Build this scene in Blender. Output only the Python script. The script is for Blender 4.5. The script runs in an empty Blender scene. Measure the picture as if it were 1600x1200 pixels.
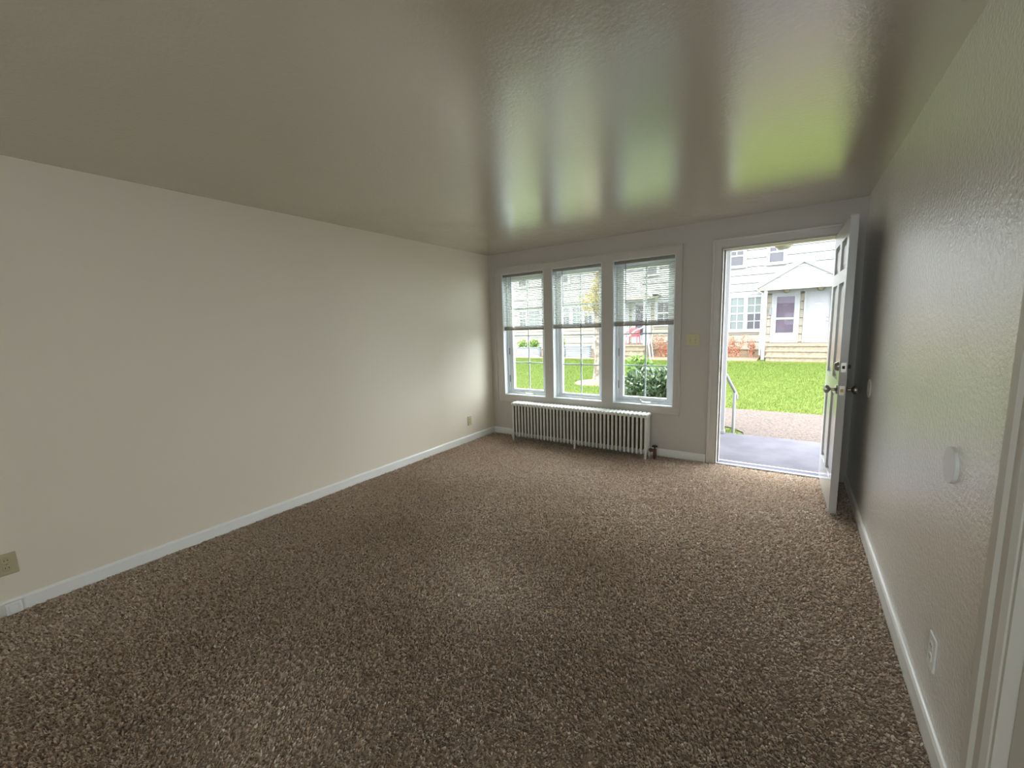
import bpy, math, random
import numpy as np
from mathutils import Vector, Matrix, Euler
random.seed(7); rng = np.random.default_rng(7)
sc = bpy.context.scene
COL = sc.collection
R = math.radians

# ------------------------------------------------------------------ camera
W, D, H = 3.767, 4.391, 2.34
FPX = 640.6
cam_d = bpy.data.cameras.new('camera'); cam = bpy.data.objects.new('camera', cam_d); COL.objects.link(cam)
cam_d.sensor_fit = 'HORIZONTAL'; cam_d.sensor_width = 36.0; cam_d.lens = 36.0 * FPX / 1600.0
cam_d.clip_start = 0.05; cam_d.clip_end = 300
yaw, pit, rol = 0.6005, -0.1357, -0.0313
cy, sy, cp, sp, cr, sr = math.cos(yaw), math.sin(yaw), math.cos(pit), math.sin(pit), math.cos(rol), math.sin(rol)
fw = Vector((-sy*cp, cy*cp, sp)); rt0 = Vector((cy, sy, 0)); up0 = rt0.cross(fw)
rt = cr*rt0 + sr*up0; up = -sr*rt0 + cr*up0
M = Matrix((rt, up, -fw)).transposed().to_4x4(); M.translation = Vector((3.3247, 0.0, 1.4025))
cam.matrix_world = M
sc.camera = cam

# ------------------------------------------------------------------ world, lights, exposure
sc.view_settings.view_transform = 'Standard'; sc.view_settings.look = 'None'
sc.view_settings.gamma = 1.0; sc.view_settings.use_curve_mapping = False
sc.view_settings.exposure = 0.94
wd = bpy.data.worlds.new('overcast_sky'); sc.world = wd; wd.use_nodes = True
wn = wd.node_tree.nodes; wl = wd.node_tree.links; wn.clear()
wo = wn.new('ShaderNodeOutputWorld'); wb = wn.new('ShaderNodeBackground')
tc = wn.new('ShaderNodeTexCoord'); sx = wn.new('ShaderNodeSeparateXYZ'); cr_ = wn.new('ShaderNodeValToRGB')
wl.new(tc.outputs['Generated'], sx.inputs[0]); wl.new(sx.outputs['Z'], cr_.inputs[0])
cr_.color_ramp.elements[0].position = 0.0; cr_.color_ramp.elements[0].color = (0.74, 0.82, 0.90, 1)
cr_.color_ramp.elements[1].position = 0.7; cr_.color_ramp.elements[1].color = (0.90, 0.96, 1.0, 1)
wl.new(cr_.outputs[0], wb.inputs[0]); wb.inputs[1].default_value = 8.7
wl.new(wb.outputs[0], wo.inputs[0])
def portal(name, loc, rot, sx_, sy_):
    l = bpy.data.lights.new(name, 'AREA'); l.shape = 'RECTANGLE'; l.size = sx_; l.size_y = sy_
    l.cycles.is_portal = True
    o = bpy.data.objects.new(name, l); COL.objects.link(o); o.location = loc; o.rotation_euler = rot
portal('sky_portal_windows', (1.27, D+0.19, 1.31), (R(-90), 0, 0), 2.16, 1.56)
portal('sky_portal_door', (3.185, D+0.19, 1.03), (R(-90), 0, 0), 0.87, 2.06)
portal('sky_portal_rear', (3.05, -2.13, 1.475), (R(90), 0, 0), 1.1, 1.15)

# ------------------------------------------------------------------ mesh helper
ORG = {}
class MB:
    def __init__(s): s.v = []; s.f = []
    def add(s, vs, fs):
        n = len(s.v); s.v += [tuple(p) for p in vs]; s.f += [tuple(i+n for i in f) for f in fs]; return s
    def box(s, x0, x1, y0, y1, z0, z1):
        return s.add([(x0,y0,z0),(x1,y0,z0),(x1,y1,z0),(x0,y1,z0),(x0,y0,z1),(x1,y0,z1),(x1,y1,z1),(x0,y1,z1)],
            [(0,3,2,1),(4,5,6,7),(0,1,5,4),(1,2,6,5),(2,3,7,6),(3,0,4,7)])
    def prism(s, poly, axis, a, b):
        # poly: 2D points in the two remaining axes (x,y,z order); axis 0/1/2
        def p3(q, t):
            q = list(q); q.insert(axis, t); return tuple(q)
        n = len(poly); vs = [p3(q, a) for q in poly] + [p3(q, b) for q in poly]
        fs = [tuple(range(n))[::-1], tuple(range(n, 2*n))] + [(i, (i+1) % n, n+(i+1) % n, n+i) for i in range(n)]
        return s.add(vs, fs)
    def tube(s, pts, r, n=10, caps=True):
        pts = [Vector(p) for p in pts]; rs = r if isinstance(r, (list, tuple)) else [r]*len(pts)
        rings = []; prev = None
        for i, p in enumerate(pts):
            t = (pts[min(i+1, len(pts)-1)] - pts[max(i-1, 0)]).normalized()
            if prev is None:
                a = Vector((0,0,1)) if abs(t.z) < .9 else Vector((1,0,0)); u = t.cross(a).normalized()
            else: u = (prev - t*prev.dot(t)).normalized()
            prev = u; w = t.cross(u)
            rings.append([p + rs[i]*(math.cos(2*math.pi*k/n)*u + math.sin(2*math.pi*k/n)*w) for k in range(n)])
        vs = [q for rg in rings for q in rg]; fs = []
        for i in range(len(pts)-1):
            for k in range(n): fs.append((i*n+k, i*n+(k+1) % n, (i+1)*n+(k+1) % n, (i+1)*n+k))
        if caps: fs.append(tuple(range(n))[::-1]); fs.append(tuple((len(pts)-1)*n+k for k in range(n)))
        return s.add(vs, fs)
    def lathe(s, prof, origin=(0,0,0), axis=(0,0,1), n=24):
        # prof: (radius, height along axis)
        ax = Vector(axis).normalized(); a = Vector((1,0,0)) if abs(ax.x) < .9 else Vector((0,1,0))
        u = ax.cross(a).normalized(); w = ax.cross(u); o = Vector(origin)
        vs = [o + ax*h + max(r,1e-5)*(math.cos(2*math.pi*k/n)*u + math.sin(2*math.pi*k/n)*w) for r, h in prof for k in range(n)]
        m = len(prof); fs = [(i*n+k, i*n+(k+1) % n, (i+1)*n+(k+1) % n, (i+1)*n+k) for i in range(m-1) for k in range(n)]
        fs.append(tuple(range(n))[::-1]); fs.append(tuple((m-1)*n+k for k in range(n)))
        return s.add(vs, fs)
    def build(s, name, mat, parent=None, origin=None, smooth=False, bevel=0, seg=2):
        me = bpy.data.meshes.new(name)
        o = bpy.data.objects.new(name, me); COL.objects.link(o)
        if parent is not None:
            base = ORG[parent.name]; o.parent = parent; ORG[o.name] = base
        else:
            base = Vector(origin) if origin is not None else Vector((0,0,0)); o.location = base; ORG[o.name] = base
        me.from_pydata([(p[0]-base.x, p[1]-base.y, p[2]-base.z) for p in s.v], [], s.f); me.update()
        import bmesh
        bm = bmesh.new(); bm.from_mesh(me); bmesh.ops.recalc_face_normals(bm, faces=bm.faces); bm.to_mesh(me); bm.free()
        me.materials.append(mat)
        if smooth:
            me.shade_smooth()
            try: me.set_sharp_from_angle(angle=R(40))
            except Exception: pass
        if bevel:
            b = o.modifiers.new('bevel', 'BEVEL'); b.width = bevel; b.segments = seg; b.limit_method = 'ANGLE'; b.angle_limit = R(40)
        return o
def fast_mesh(name, V, nper, mat, parent=None, origin=None, attr=None):
    """V: (N*nper,3) vertices, every nper consecutive vertices form one polygon"""
    me = bpy.data.meshes.new(name); n = len(V); m = n//nper
    o = bpy.data.objects.new(name, me); COL.objects.link(o)
    if parent is not None: base = ORG[parent.name]; o.parent = parent
    else: base = Vector(origin or (0,0,0)); o.location = base
    ORG[o.name] = base
    me.vertices.add(n); me.vertices.foreach_set('co', (V-np.array(base)).astype(np.float32).ravel())
    me.loops.add(n); me.loops.foreach_set('vertex_index', np.arange(n, dtype=np.int32))
    me.polygons.add(m); me.polygons.foreach_set('loop_start', np.arange(0, n, nper, dtype=np.int32))
    try: me.polygons.foreach_set('loop_total', np.full(m, nper, dtype=np.int32))
    except Exception: pass
    me.update(calc_edges=True)
    if attr is not None:
        a = me.attributes.new('tone', 'FLOAT', 'FACE'); a.data.foreach_set('value', attr.astype(np.float32))
    me.materials.append(mat); return o
def tag(o, label=None, cat=None, group=None, kind=None):
    if label: o['label'] = label
    if cat: o['category'] = cat
    if group: o['group'] = group
    if kind: o['kind'] = kind
    return o
def S(o, label=None): return tag(o, label, None, None, 'structure')
def empty(name, loc, rot=(0,0,0)):
    o = bpy.data.objects.new(name, None); COL.objects.link(o); o.location = loc; o.rotation_euler = rot
    o.empty_display_size = .05; ORG[o.name] = Vector(loc); return o

# ------------------------------------------------------------------ materials
def mat(name, col, rough=.5, metal=0., spec=.5, bump=None, var=None, coat=0, stretch=None, emis=None, sss=0):
    """bump=(scale,strength,distance); var=(scale, colour2, lo, hi)"""
    m = bpy.data.materials.new(name); m.use_nodes = True; nt = m.node_tree; b = nt.nodes['Principled BSDF']
    b.inputs['Base Color'].default_value = (*col, 1); b.inputs['Roughness'].default_value = rough
    b.inputs['Metallic'].default_value = metal; b.inputs['Specular IOR Level'].default_value = spec
    if coat: b.inputs['Coat Weight'].default_value = coat; b.inputs['Coat Roughness'].default_value = .15
    if emis: b.inputs['Emission Color'].default_value = (*emis[0], 1); b.inputs['Emission Strength'].default_value = emis[1]
    if bump or var:
        t = nt.nodes.new('ShaderNodeTexCoord'); mp = nt.nodes.new('ShaderNodeMapping')
        nt.links.new(t.outputs['Object'], mp.inputs[0])
        if stretch: mp.inputs['Scale'].default_value = stretch
    if bump:
        n = nt.nodes.new('ShaderNodeTexNoise'); n.inputs['Scale'].default_value = bump[0]; n.inputs['Detail'].default_value = 4
        nt.links.new(mp.outputs[0], n.inputs['Vector'])
        bp = nt.nodes.new('ShaderNodeBump'); bp.inputs['Strength'].default_value = bump[1]; bp.inputs['Distance'].default_value = bump[2]
        nt.links.new(n.outputs['Fac'], bp.inputs['Height']); nt.links.new(bp.outputs[0], b.inputs['Normal'])
    if var:
        n = nt.nodes.new('ShaderNodeTexNoise'); n.inputs['Scale'].default_value = var[0]; n.inputs['Detail'].default_value = 6
        nt.links.new(mp.outputs[0], n.inputs['Vector'])
        r = nt.nodes.new('ShaderNodeValToRGB'); r.color_ramp.elements[0].color = (*col, 1); r.color_ramp.elements[1].color = (*var[1], 1)
        r.color_ramp.elements[0].position = var[2]; r.color_ramp.elements[1].position = var[3]
        nt.links.new(n.outputs['Fac'], r.inputs[0]); nt.links.new(r.outputs[0], b.inputs['Base Color'])
    return m
def tone_mat(name, cols, rough=.7, spec=.2, trans=0., sheen=0.):
    m = bpy.data.materials.new(name); m.use_nodes = True; nt = m.node_tree; b = nt.nodes['Principled BSDF']
    b.inputs['Roughness'].default_value = rough; b.inputs['Specular IOR Level'].default_value = spec
    a = nt.nodes.new('ShaderNodeAttribute'); a.attribute_name = 'tone'
    r = nt.nodes.new('ShaderNodeValToRGB')
    while len(r.color_ramp.elements) < len(cols): r.color_ramp.elements.new(.5)
    for i, c in enumerate(cols): r.color_ramp.elements[i].position = i/(len(cols)-1); r.color_ramp.elements[i].color = (*c, 1)
    nt.links.new(a.outputs['Fac'], r.inputs[0]); nt.links.new(r.outputs[0], b.inputs['Base Color'])
    if sheen: b.inputs['Sheen Weight'].default_value = sheen; b.inputs['Sheen Roughness'].default_value = .35
    if trans:
        t = nt.nodes.new('ShaderNodeBsdfTranslucent'); mx = nt.nodes.new('ShaderNodeMixShader'); mx.inputs[0].default_value = trans
        nt.links.new(r.outputs[0], t.inputs[0]); nt.links.new(b.outputs[0], mx.inputs[1]); nt.links.new(t.outputs[0], mx.inputs[2])
        nt.links.new(mx.outputs[0], nt.nodes['Material Output'].inputs[0])
    return m
def glass_mat(name, tint=(1,1,1), refl=.06):
    m = bpy.data.materials.new(name); m.use_nodes = True; nt = m.node_tree; nt.nodes.clear()
    o = nt.nodes.new('ShaderNodeOutputMaterial'); t = nt.nodes.new('ShaderNodeBsdfTransparent'); g = nt.nodes.new('ShaderNodeBsdfGlossy')
    t.inputs[0].default_value = (*tint, 1); g.inputs['Roughness'].default_value = .02
    l = nt.nodes.new('ShaderNodeLayerWeight'); l.inputs['Blend'].default_value = .5
    pw = nt.nodes.new('ShaderNodeMath'); pw.operation = 'POWER'; pw.inputs[1].default_value = 5.0
    nt.links.new(l.outputs['Facing'], pw.inputs[0])
    mt = nt.nodes.new('ShaderNodeMath'); mt.operation = 'MULTIPLY_ADD'; mt.inputs[1].default_value = .8; mt.inputs[2].default_value = refl*.6; mt.use_clamp = True
    nt.links.new(pw.outputs[0], mt.inputs[0])
    mx = nt.nodes.new('ShaderNodeMixShader'); nt.links.new(mt.outputs[0], mx.inputs[0])
    nt.links.new(t.outputs[0], mx.inputs[1]); nt.links.new(g.outputs[0], mx.inputs[2]); nt.links.new(mx.outputs[0], o.inputs[0])
    return m

def plaster(name, col, rough, spec, sc_, strength, coarse=.3, stretch=(1,1,1), ior=1.5, dist=.002):
    m = bpy.data.materials.new(name); m.use_nodes = True; nt = m.node_tree; b = nt.nodes['Principled BSDF']
    b.inputs['Base Color'].default_value = (*col, 1); b.inputs['Roughness'].default_value = rough
    b.inputs['Specular IOR Level'].default_value = spec; b.inputs['IOR'].default_value = ior
    if ior > 2: b.inputs['Coat Weight'].default_value = 1.0; b.inputs['Coat Roughness'].default_value = rough; b.inputs['Coat IOR'].default_value = 1.7
    t = nt.nodes.new('ShaderNodeTexCoord'); mp = nt.nodes.new('ShaderNodeMapping'); mp.inputs['Scale'].default_value = stretch
    nt.links.new(t.outputs['Object'], mp.inputs[0])
    n1 = nt.nodes.new('ShaderNodeTexNoise'); n1.inputs['Scale'].default_value = sc_; n1.inputs['Detail'].default_value = 5; n1.inputs['Roughness'].default_value = .6
    n2 = nt.nodes.new('ShaderNodeTexNoise'); n2.inputs['Scale'].default_value = 6; n2.inputs['Detail'].default_value = 3
    for n in (n1, n2): nt.links.new(mp.outputs[0], n.inputs['Vector'])
    b1 = nt.nodes.new('ShaderNodeBump'); b1.inputs['Strength'].default_value = strength; b1.inputs['Distance'].default_value = dist
    b2 = nt.nodes.new('ShaderNodeBump'); b2.inputs['Strength'].default_value = coarse; b2.inputs['Distance'].default_value = .01
    nt.links.new(n1.outputs['Fac'], b1.inputs['Height']); nt.links.new(n2.outputs['Fac'], b2.inputs['Height'])
    nt.links.new(b2.outputs[0], b1.inputs['Normal']); nt.links.new(b1.outputs[0], b.inputs['Normal']); nt.links.new(b1.outputs[0], b.inputs['Coat Normal'])
    return m

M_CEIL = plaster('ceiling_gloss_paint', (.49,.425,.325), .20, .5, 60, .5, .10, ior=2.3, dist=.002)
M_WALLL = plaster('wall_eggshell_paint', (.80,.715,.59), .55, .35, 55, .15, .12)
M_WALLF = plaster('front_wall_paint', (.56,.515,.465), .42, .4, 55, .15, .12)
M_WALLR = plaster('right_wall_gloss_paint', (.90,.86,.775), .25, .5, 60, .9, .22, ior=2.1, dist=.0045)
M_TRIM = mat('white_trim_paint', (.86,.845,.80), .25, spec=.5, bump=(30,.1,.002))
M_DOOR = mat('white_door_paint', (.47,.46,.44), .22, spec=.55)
M_VINYL = mat('white_vinyl', (.80,.83,.85), .35)
M_BLIND = mat('blind_slat_offwhite', (.62,.62,.56), .4)
M_BLINDB = mat('blind_bottom_rail', (.27,.24,.19), .5)
M_RAD = mat('radiator_white_enamel', (.74,.74,.69), .35, bump=(60,.2,.002), var=(14,(.62,.60,.53),.45,.8))
M_BRASS = mat('aged_brass', (.35,.24,.10), .35, metal=.9)
M_STEEL = mat('dark_nickel', (.33,.31,.28), .28, metal=1.0)
M_PLATE = mat('satin_nickel_plate', (.62,.58,.50), .35, metal=.8)
M_BLACK = mat('black_rubber', (.012,.011,.010), .5)
M_IVORY = mat('ivory_plastic', (.60,.55,.33), .4)
M_TAN = mat('tan_plastic', (.50,.43,.27), .4)
M_WPL = mat('white_plastic', (.80,.79,.76), .35)
M_SLOT = mat('slot_dark', (.03,.025,.02), .6)
M_GLASS = glass_mat('clear_glass', (.97,.99,.98), .06)
M_GRILLE = mat('grille_white', (.55,.60,.62), .4)
M_COPPER = mat('copper_pipe', (.13,.065,.04), .5, metal=.6)
# outside
M_SIDING = mat('white_siding', (.170,.165,.154), .6, bump=(20,.1,.003))
M_CREAM = mat('cream_siding', (.19,.163,.12), .6, bump=(20,.1,.003))
M_OTRIM = mat('outdoor_white_trim', (.20,.20,.20), .5)
M_ODOOR = mat('outdoor_white_door', (.185,.182,.187), .4)
M_SCREEN = mat('storm_door_screen', (.12,.11,.12), .5)
M_OGLASS = mat('dark_window_pane', (.036,.034,.038), .35, spec=.3)
M_OGLASSG = mat('curtained_window_pane', (.078,.09,.083), .35, spec=.3)
M_CASING = mat('window_casing_paint', (.57,.53,.48), .4, spec=.5, bump=(30,.1,.002))
M_SIDETRIM = mat('side_doorway_paint', (.60,.56,.49), .4, bump=(30,.1,.002))
M_ROOF = mat('grey_shingle', (.20,.19,.18), .9, bump=(12,.5,.01))
M_CONC = mat('sidewalk_aggregate', (.080,.063,.054), .9, spec=.1, bump=(60,.5,.004), var=(45,(.046,.035,.029),.45,.62))
M_STOOP = mat('painted_stoop', (.064,.060,.070), .8, spec=.08, bump=(25,.2,.003), var=(3,(.084,.079,.091),.4,.65))
M_STEP = mat('old_concrete_step', (.17,.135,.09), .85, var=(9,(.11,.085,.055),.4,.7))
M_FOUND = mat('tan_foundation', (.17,.12,.075), .8, bump=(8,.3,.01))
M_MULCH = mat('bark_mulch', (.10,.05,.03), .95, bump=(30,.9,.02), var=(30,(.16,.095,.06),.4,.65))
M_STRAW = mat('straw_bed', (.18,.12,.07), .95, bump=(30,.9,.02), var=(18,(.11,.065,.035),.45,.7))
M_GALV = mat('galvanised_steel', (.17,.19,.21), .4, metal=.4)
M_RED = mat('red_painted_metal', (.30,.025,.03), .4)
M_GLOBE = mat('cream_glass_globe', (.17,.155,.105), .35, spec=.6)
M_BARK = mat('mottled_bark', (.07,.052,.038), .9, bump=(18,.9,.02), var=(11,(.18,.145,.11),.42,.62))
M_GROUND = mat('lawn_ground', (.048,.062,.009), .95, spec=.1, bump=(40,.8,.02), var=(5,(.072,.088,.016),.35,.7))

# ------------------------------------------------------------------ room shell
def holed_wall(name, axis, a0, a1, u0, u1, z0, z1, holes, m):
    """wall slab between planes a0,a1 on axis (0:x,1:y), spanning u and z, with rectangular holes (ua,ub,za,zb)"""
    us = sorted({u0, u1, *[h[0] for h in holes], *[h[1] for h in holes]}); zs = sorted({z0, z1, *[h[2] for h in holes], *[h[3] for h in holes]})
    mb = MB()
    def solid(i, j):
        if i < 0 or j < 0 or i >= len(us)-1 or j >= len(zs)-1: return False
        uc, zc = (us[i]+us[i+1])/2, (zs[j]+zs[j+1])/2
        return not any(h[0] < uc < h[1] and h[2] < zc < h[3] for h in holes)
    def P(a, u, z): return (a, u, z) if axis == 0 else (u, a, z)
    for i in range(len(us)-1):
        for j in range(len(zs)-1):
            if not solid(i, j): continue
            A, B, C_, D_ = us[i], us[i+1], zs[j], zs[j+1]
            for a in (a0, a1): mb.add([P(a,A,C_), P(a,B,C_), P(a,B,D_), P(a,A,D_)], [(0,1,2,3)])
            if not solid(i-1, j): mb.add([P(a0,A,C_), P(a1,A,C_), P(a1,A,D_), P(a0,A,D_)], [(0,1,2,3)])
            if not solid(i+1, j): mb.add([P(a0,B,C_), P(a1,B,C_), P(a1,B,D_), P(a0,B,D_)], [(0,1,2,3)])
            if not solid(i, j-1): mb.add([P(a0,A,C_), P(a1,A,C_), P(a1,B,C_), P(a0,B,C_)], [(0,1,2,3)])
            if not solid(i, j+1): mb.add([P(a0,A,D_), P(a1,A,D_), P(a1,B,D_), P(a0,B,D_)], [(0,1,2,3)])
    import bmesh
    o = mb.build(name, m); bm = bmesh.new(); bm.from_mesh(o.data); bmesh.ops.remove_doubles(bm, verts=bm.verts, dist=1e-5)
    bmesh.ops.recalc_face_normals(bm, faces=bm.faces); bm.to_mesh(o.data); bm.free(); return S(o)
YR = -2.0; WT = .16; YO = D+WT
WIN = [(.212,.832), (.940,1.565), (1.690,2.335)]; WZ0, WZ1 = .535, 2.08
DX0, DX1, DZ1 = 2.75, 3.622, 2.072
SD0, SD1, SDZ = .46, 1.315, 2.05      # side doorway in the right wall (y range)
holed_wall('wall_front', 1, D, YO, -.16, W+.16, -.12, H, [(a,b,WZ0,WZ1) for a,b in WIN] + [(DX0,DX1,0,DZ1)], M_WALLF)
holed_wall('wall_left', 0, -.16, 0, YR-.12, D, -.12, H, [], M_WALLL)
holed_wall('wall_right', 0, W, W+.12, YR-.12, D, -.12, H, [(SD0,SD1,0,SDZ)], M_WALLR)
holed_wall('wall_rear', 1, YR-.12, YR, 0, W, -.12, H, [(2.5,3.6,.9,2.05)], M_WALLL)  # opening for the added fill window
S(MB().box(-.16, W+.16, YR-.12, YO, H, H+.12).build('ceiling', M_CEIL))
S(MB().box(0, W, YR, D, -.1, -.012).build('floor', mat('subfloor', (.06,.045,.035), .9)))

def skirting(name, pts_axis, fixed, a, b, sign, h=.078, t=.014):
    # profile: flat board with rounded, bright top edge
    prof = [(0,-.01),(t,-.01),(t,h-.014),(t-.005,h-.004),(t-.010,h),(0,h)]
    mb = MB()
    if pts_axis == 0:   # runs along y on plane x=fixed
        mb.prism([(fixed+sign*p[0], p[1]) for p in prof], 1, a, b)
    else:
        mb.prism([(fixed+sign*p[0], p[1]) for p in prof], 0, a, b)
    return S(mb.build(name, M_TRIM, bevel=.0015))
skirting('baseboard_left', 0, 0, YR, D, 1)
skirting('baseboard_right', 0, W, 1.43, D-.015, -1, h=.085)
skirting('baseboard_front', 1, D, .015, 2.66, -1)
# prism on axis 0 takes (y,z); on axis 1 takes (x,z)

# window casing: one flat frame with backband, three openings
def casing_window():
    y0, y1 = D-.020, D
    mb = MB(); X0, X1, Z0, Z1 = .112, 2.388, .455, 2.150
    mb.box(X0, X1, y0, y1, WZ1, Z1); mb.box(X0, X1, y0, y1, Z0, WZ0)
    xs = [X0, WIN[0][0], WIN[0][1], WIN[1][0], WIN[1][1], WIN[2][0], WIN[2][1], X1]
    for i in range(0, 8, 2): mb.box(xs[i], xs[i+1], y0, y1, WZ0, WZ1)
    b = .012
    mb.box(X0-b, X0, D-.032, D, Z0-b, Z1+b); mb.box(X1, X1+b, D-.032, D, Z0-b, Z1+b)
    mb.box(X0, X1, D-.032, D, Z1, Z1+b); mb.box(X0, X1, D-.026, D, Z0-b, Z0)
    # sloped stool lip under each opening
    for a, c in WIN: mb.box(a, c, y0-.004, y0, WZ0-.014, WZ0)
    return S(mb.build('trim_1', M_CASING, bevel=.002))
casing_window()

def window(idx, a, b, casement):
    root = empty('window_%d' % idx, ((a+b)/2, D, WZ0)); S(root)
    fw_ = .035; sw = .052; yf0, yf1 = D+.060, D+.150; ys0, ys1 = D+.080, D+.130
    mb = MB()   # jamb liner + vinyl frame
    j = .008
    mb.box(a, a+j, D-.018, YO, WZ0, WZ1); mb.box(b-j, b, D-.018, YO, WZ0, WZ1); mb.box(a+j, b-j, D-.018, YO, WZ1-j, WZ1); mb.box(a+j, b-j, D-.018, YO, WZ0, WZ0+j)
    A, B, Z0, Z1 = a+j, b-j, WZ0+j, WZ1-j; w = fw_-j
    mb.box(A, A+w, yf0, yf1, Z0, Z1); mb.box(B-w, B, yf0, yf1, Z0, Z1); mb.box(A+w, B-w, yf0, yf1, Z1-w, Z1); mb.box(A+w, B-w, yf0, yf1, Z0, Z0+w-.006)
    mb.build('window_frame', M_VINYL, root, bevel=.002)
    A += w; B -= w; Z0 += w-.006; Z1 -= w
    if not casement: sw = .040
    mb = MB(); mb.box(A, A+sw, ys0, ys1, Z0, Z1); mb.box(B-sw, B, ys0, ys1, Z0, Z1)
    mb.box(A+sw, B-sw, ys0, ys1, Z1-sw, Z1); mb.box(A+sw, B-sw, ys0, ys1, Z0, Z0+sw-.012)
    mb.build('sash', M_VINYL, root, bevel=.003)
    ga, gb, gz0, gz1 = A+sw-.004, B-sw+.004, Z0+sw-.016, Z1-sw+.004
    pane = MB().box(ga, gb, D+.104, D+.108, gz0, gz1).build('glass_pane', M_GLASS, root)
    mb = MB(); t = .0075; xm = (ga+gb)/2
    mb.box(xm-t, xm+t, D+.110, D+.120, gz0, gz1)
    for k in (1,2,3):
        z = gz0 + (gz1-gz0)*k/4; mb.box(ga, xm-t, D+.110, D+.120, z-t, z+t); mb.box(xm+t, gb, D+.110, D+.120, z-t, z+t)
    mb.build('muntin_grid', M_GRILLE, root)
    if casement:
        xc = xm+.03
        mb = MB(); mb.box(xc-.055, xc+.055, D+.035, D+.062, WZ0+.008, WZ0+.030)
        mb.build('crank_housing', M_VINYL, root, bevel=.006)
        mb = MB(); mb.tube([(xc-.05,D+.030,WZ0+.034),(xc-.02,D+.012,WZ0+.026),(xc+.045,D+.010,WZ0+.018)], [.006,.006,.005], 8)
        mb.tube([(xc-.05,D+.045,WZ0+.03),(xc-.052,D+.028,WZ0+.050)], .007, 8)
        mb.build('crank_handle', M_PLATE, root, smooth=True)
        for z in (1.10, .74):
            MB().box(a+.040, a+.048, D+.052, D+.062, z-.045, z+.045).build('lock_lever', mat('lever_grey', (.10,.10,.095), .4), root, bevel=.003)
    return root
window(1, *WIN[0], True); window(2, *WIN[1], False); window(3, *WIN[2], True)
# added unseen window behind the camera, sized and placed for fill light
r = S(empty('window_4', (3.05, YR, .9)))
mb = MB(); a, b, z0, z1 = 2.5, 3.6, .9, 2.05
for (p, q) in ((a, a+.06), (b-.06, b), (3.02, 3.08)): mb.box(p, q, YR-.09, YR-.03, z0, z1)
for (p, q) in ((z0, z0+.06), (z1-.06, z1)): mb.box(a+.06, 3.02, YR-.09, YR-.03, p, q); mb.box(3.08, b-.06, YR-.09, YR-.03, p, q)
mb.build('window_frame', M_VINYL, r)
MB().box(2.56, 3.02, YR-.062, YR-.058, .96, 1.99).build('glass_pane', M_GLASS, r); MB().box(3.08, 3.54, YR-.062, YR-.058, .96, 1.99).build('glass_pane', M_GLASS, r)

# blinds
def blind(a, b, zb, label, dark):
    y = D+.016; ztop = WZ1-.010; a += .010; b -= .010
    root = empty('window_blind', ((a+b)/2, y, ztop))
    tag(root, label, 'blind')
    MB().box(a, b, y-.016, y+.014, ztop-.026, ztop).build('headrail', mat('blind_headrail', (.30,.285,.23), .5) if dark else M_BLINDB, root, bevel=.002)
    mb = MB(); n = int((ztop-.035-zb-.045)/.0205)
    for i in range(n):
        z = zb+.052+i*.0205
        ym, h = .0125, .0030
        mb.prism([(y-ym, z+h), (y, z+.0016), (y+ym, z-h), (y+ym, z-h-.0009), (y, z+.0006), (y-ym, z+h-.0009)], 0, a+.004, b-.004)
    mb.build('slats', M_BLIND, root)
    m2 = MB()
    for i in range(9): m2.box(a+.004, b-.004, y-.0125, y+.0125, zb+.0132+i*.0036, zb+.0164+i*.0036)
    m2.build('stacked_slats', M_BLINDB, root)
    MB().box(a+.003, b-.003, y-.013, y+.013, zb, zb+.013).build('bottom_rail', M_BLINDB, root, bevel=.003)
    mb = MB()
    for x in (a+.09, (a+b)/2, b-.09):
        for dy in (-.0135, .0135): mb.tube([(x,y+dy,zb+.012),(x,y+dy,ztop-.02)], .0009, 5)
    mb.build('ladder_cord', M_WPL, root)
    mb = MB(); mb.tube([(a+.125,y-.022,ztop-.02),(a+.130,y-.022,ztop-.44)], .0035, 6)
    mb.tube([(a+.125,y-.022,ztop-.018),(a+.125,y-.014,ztop-.012)], .002, 5)
    mb.build('tilt_wand', mat('wand_grey', (.16,.165,.16), .3), root, smooth=True)
blind(*WIN[0], 1.372, 'raised off-white mini blind in the left casement window, nearest the corner', False)
blind(*WIN[1], 1.378, 'raised off-white mini blind in the middle window, tree trunk seen behind it', True)
blind(*WIN[2], 1.385, 'raised off-white mini blind in the right casement window, nearest the open door', False)

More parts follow.
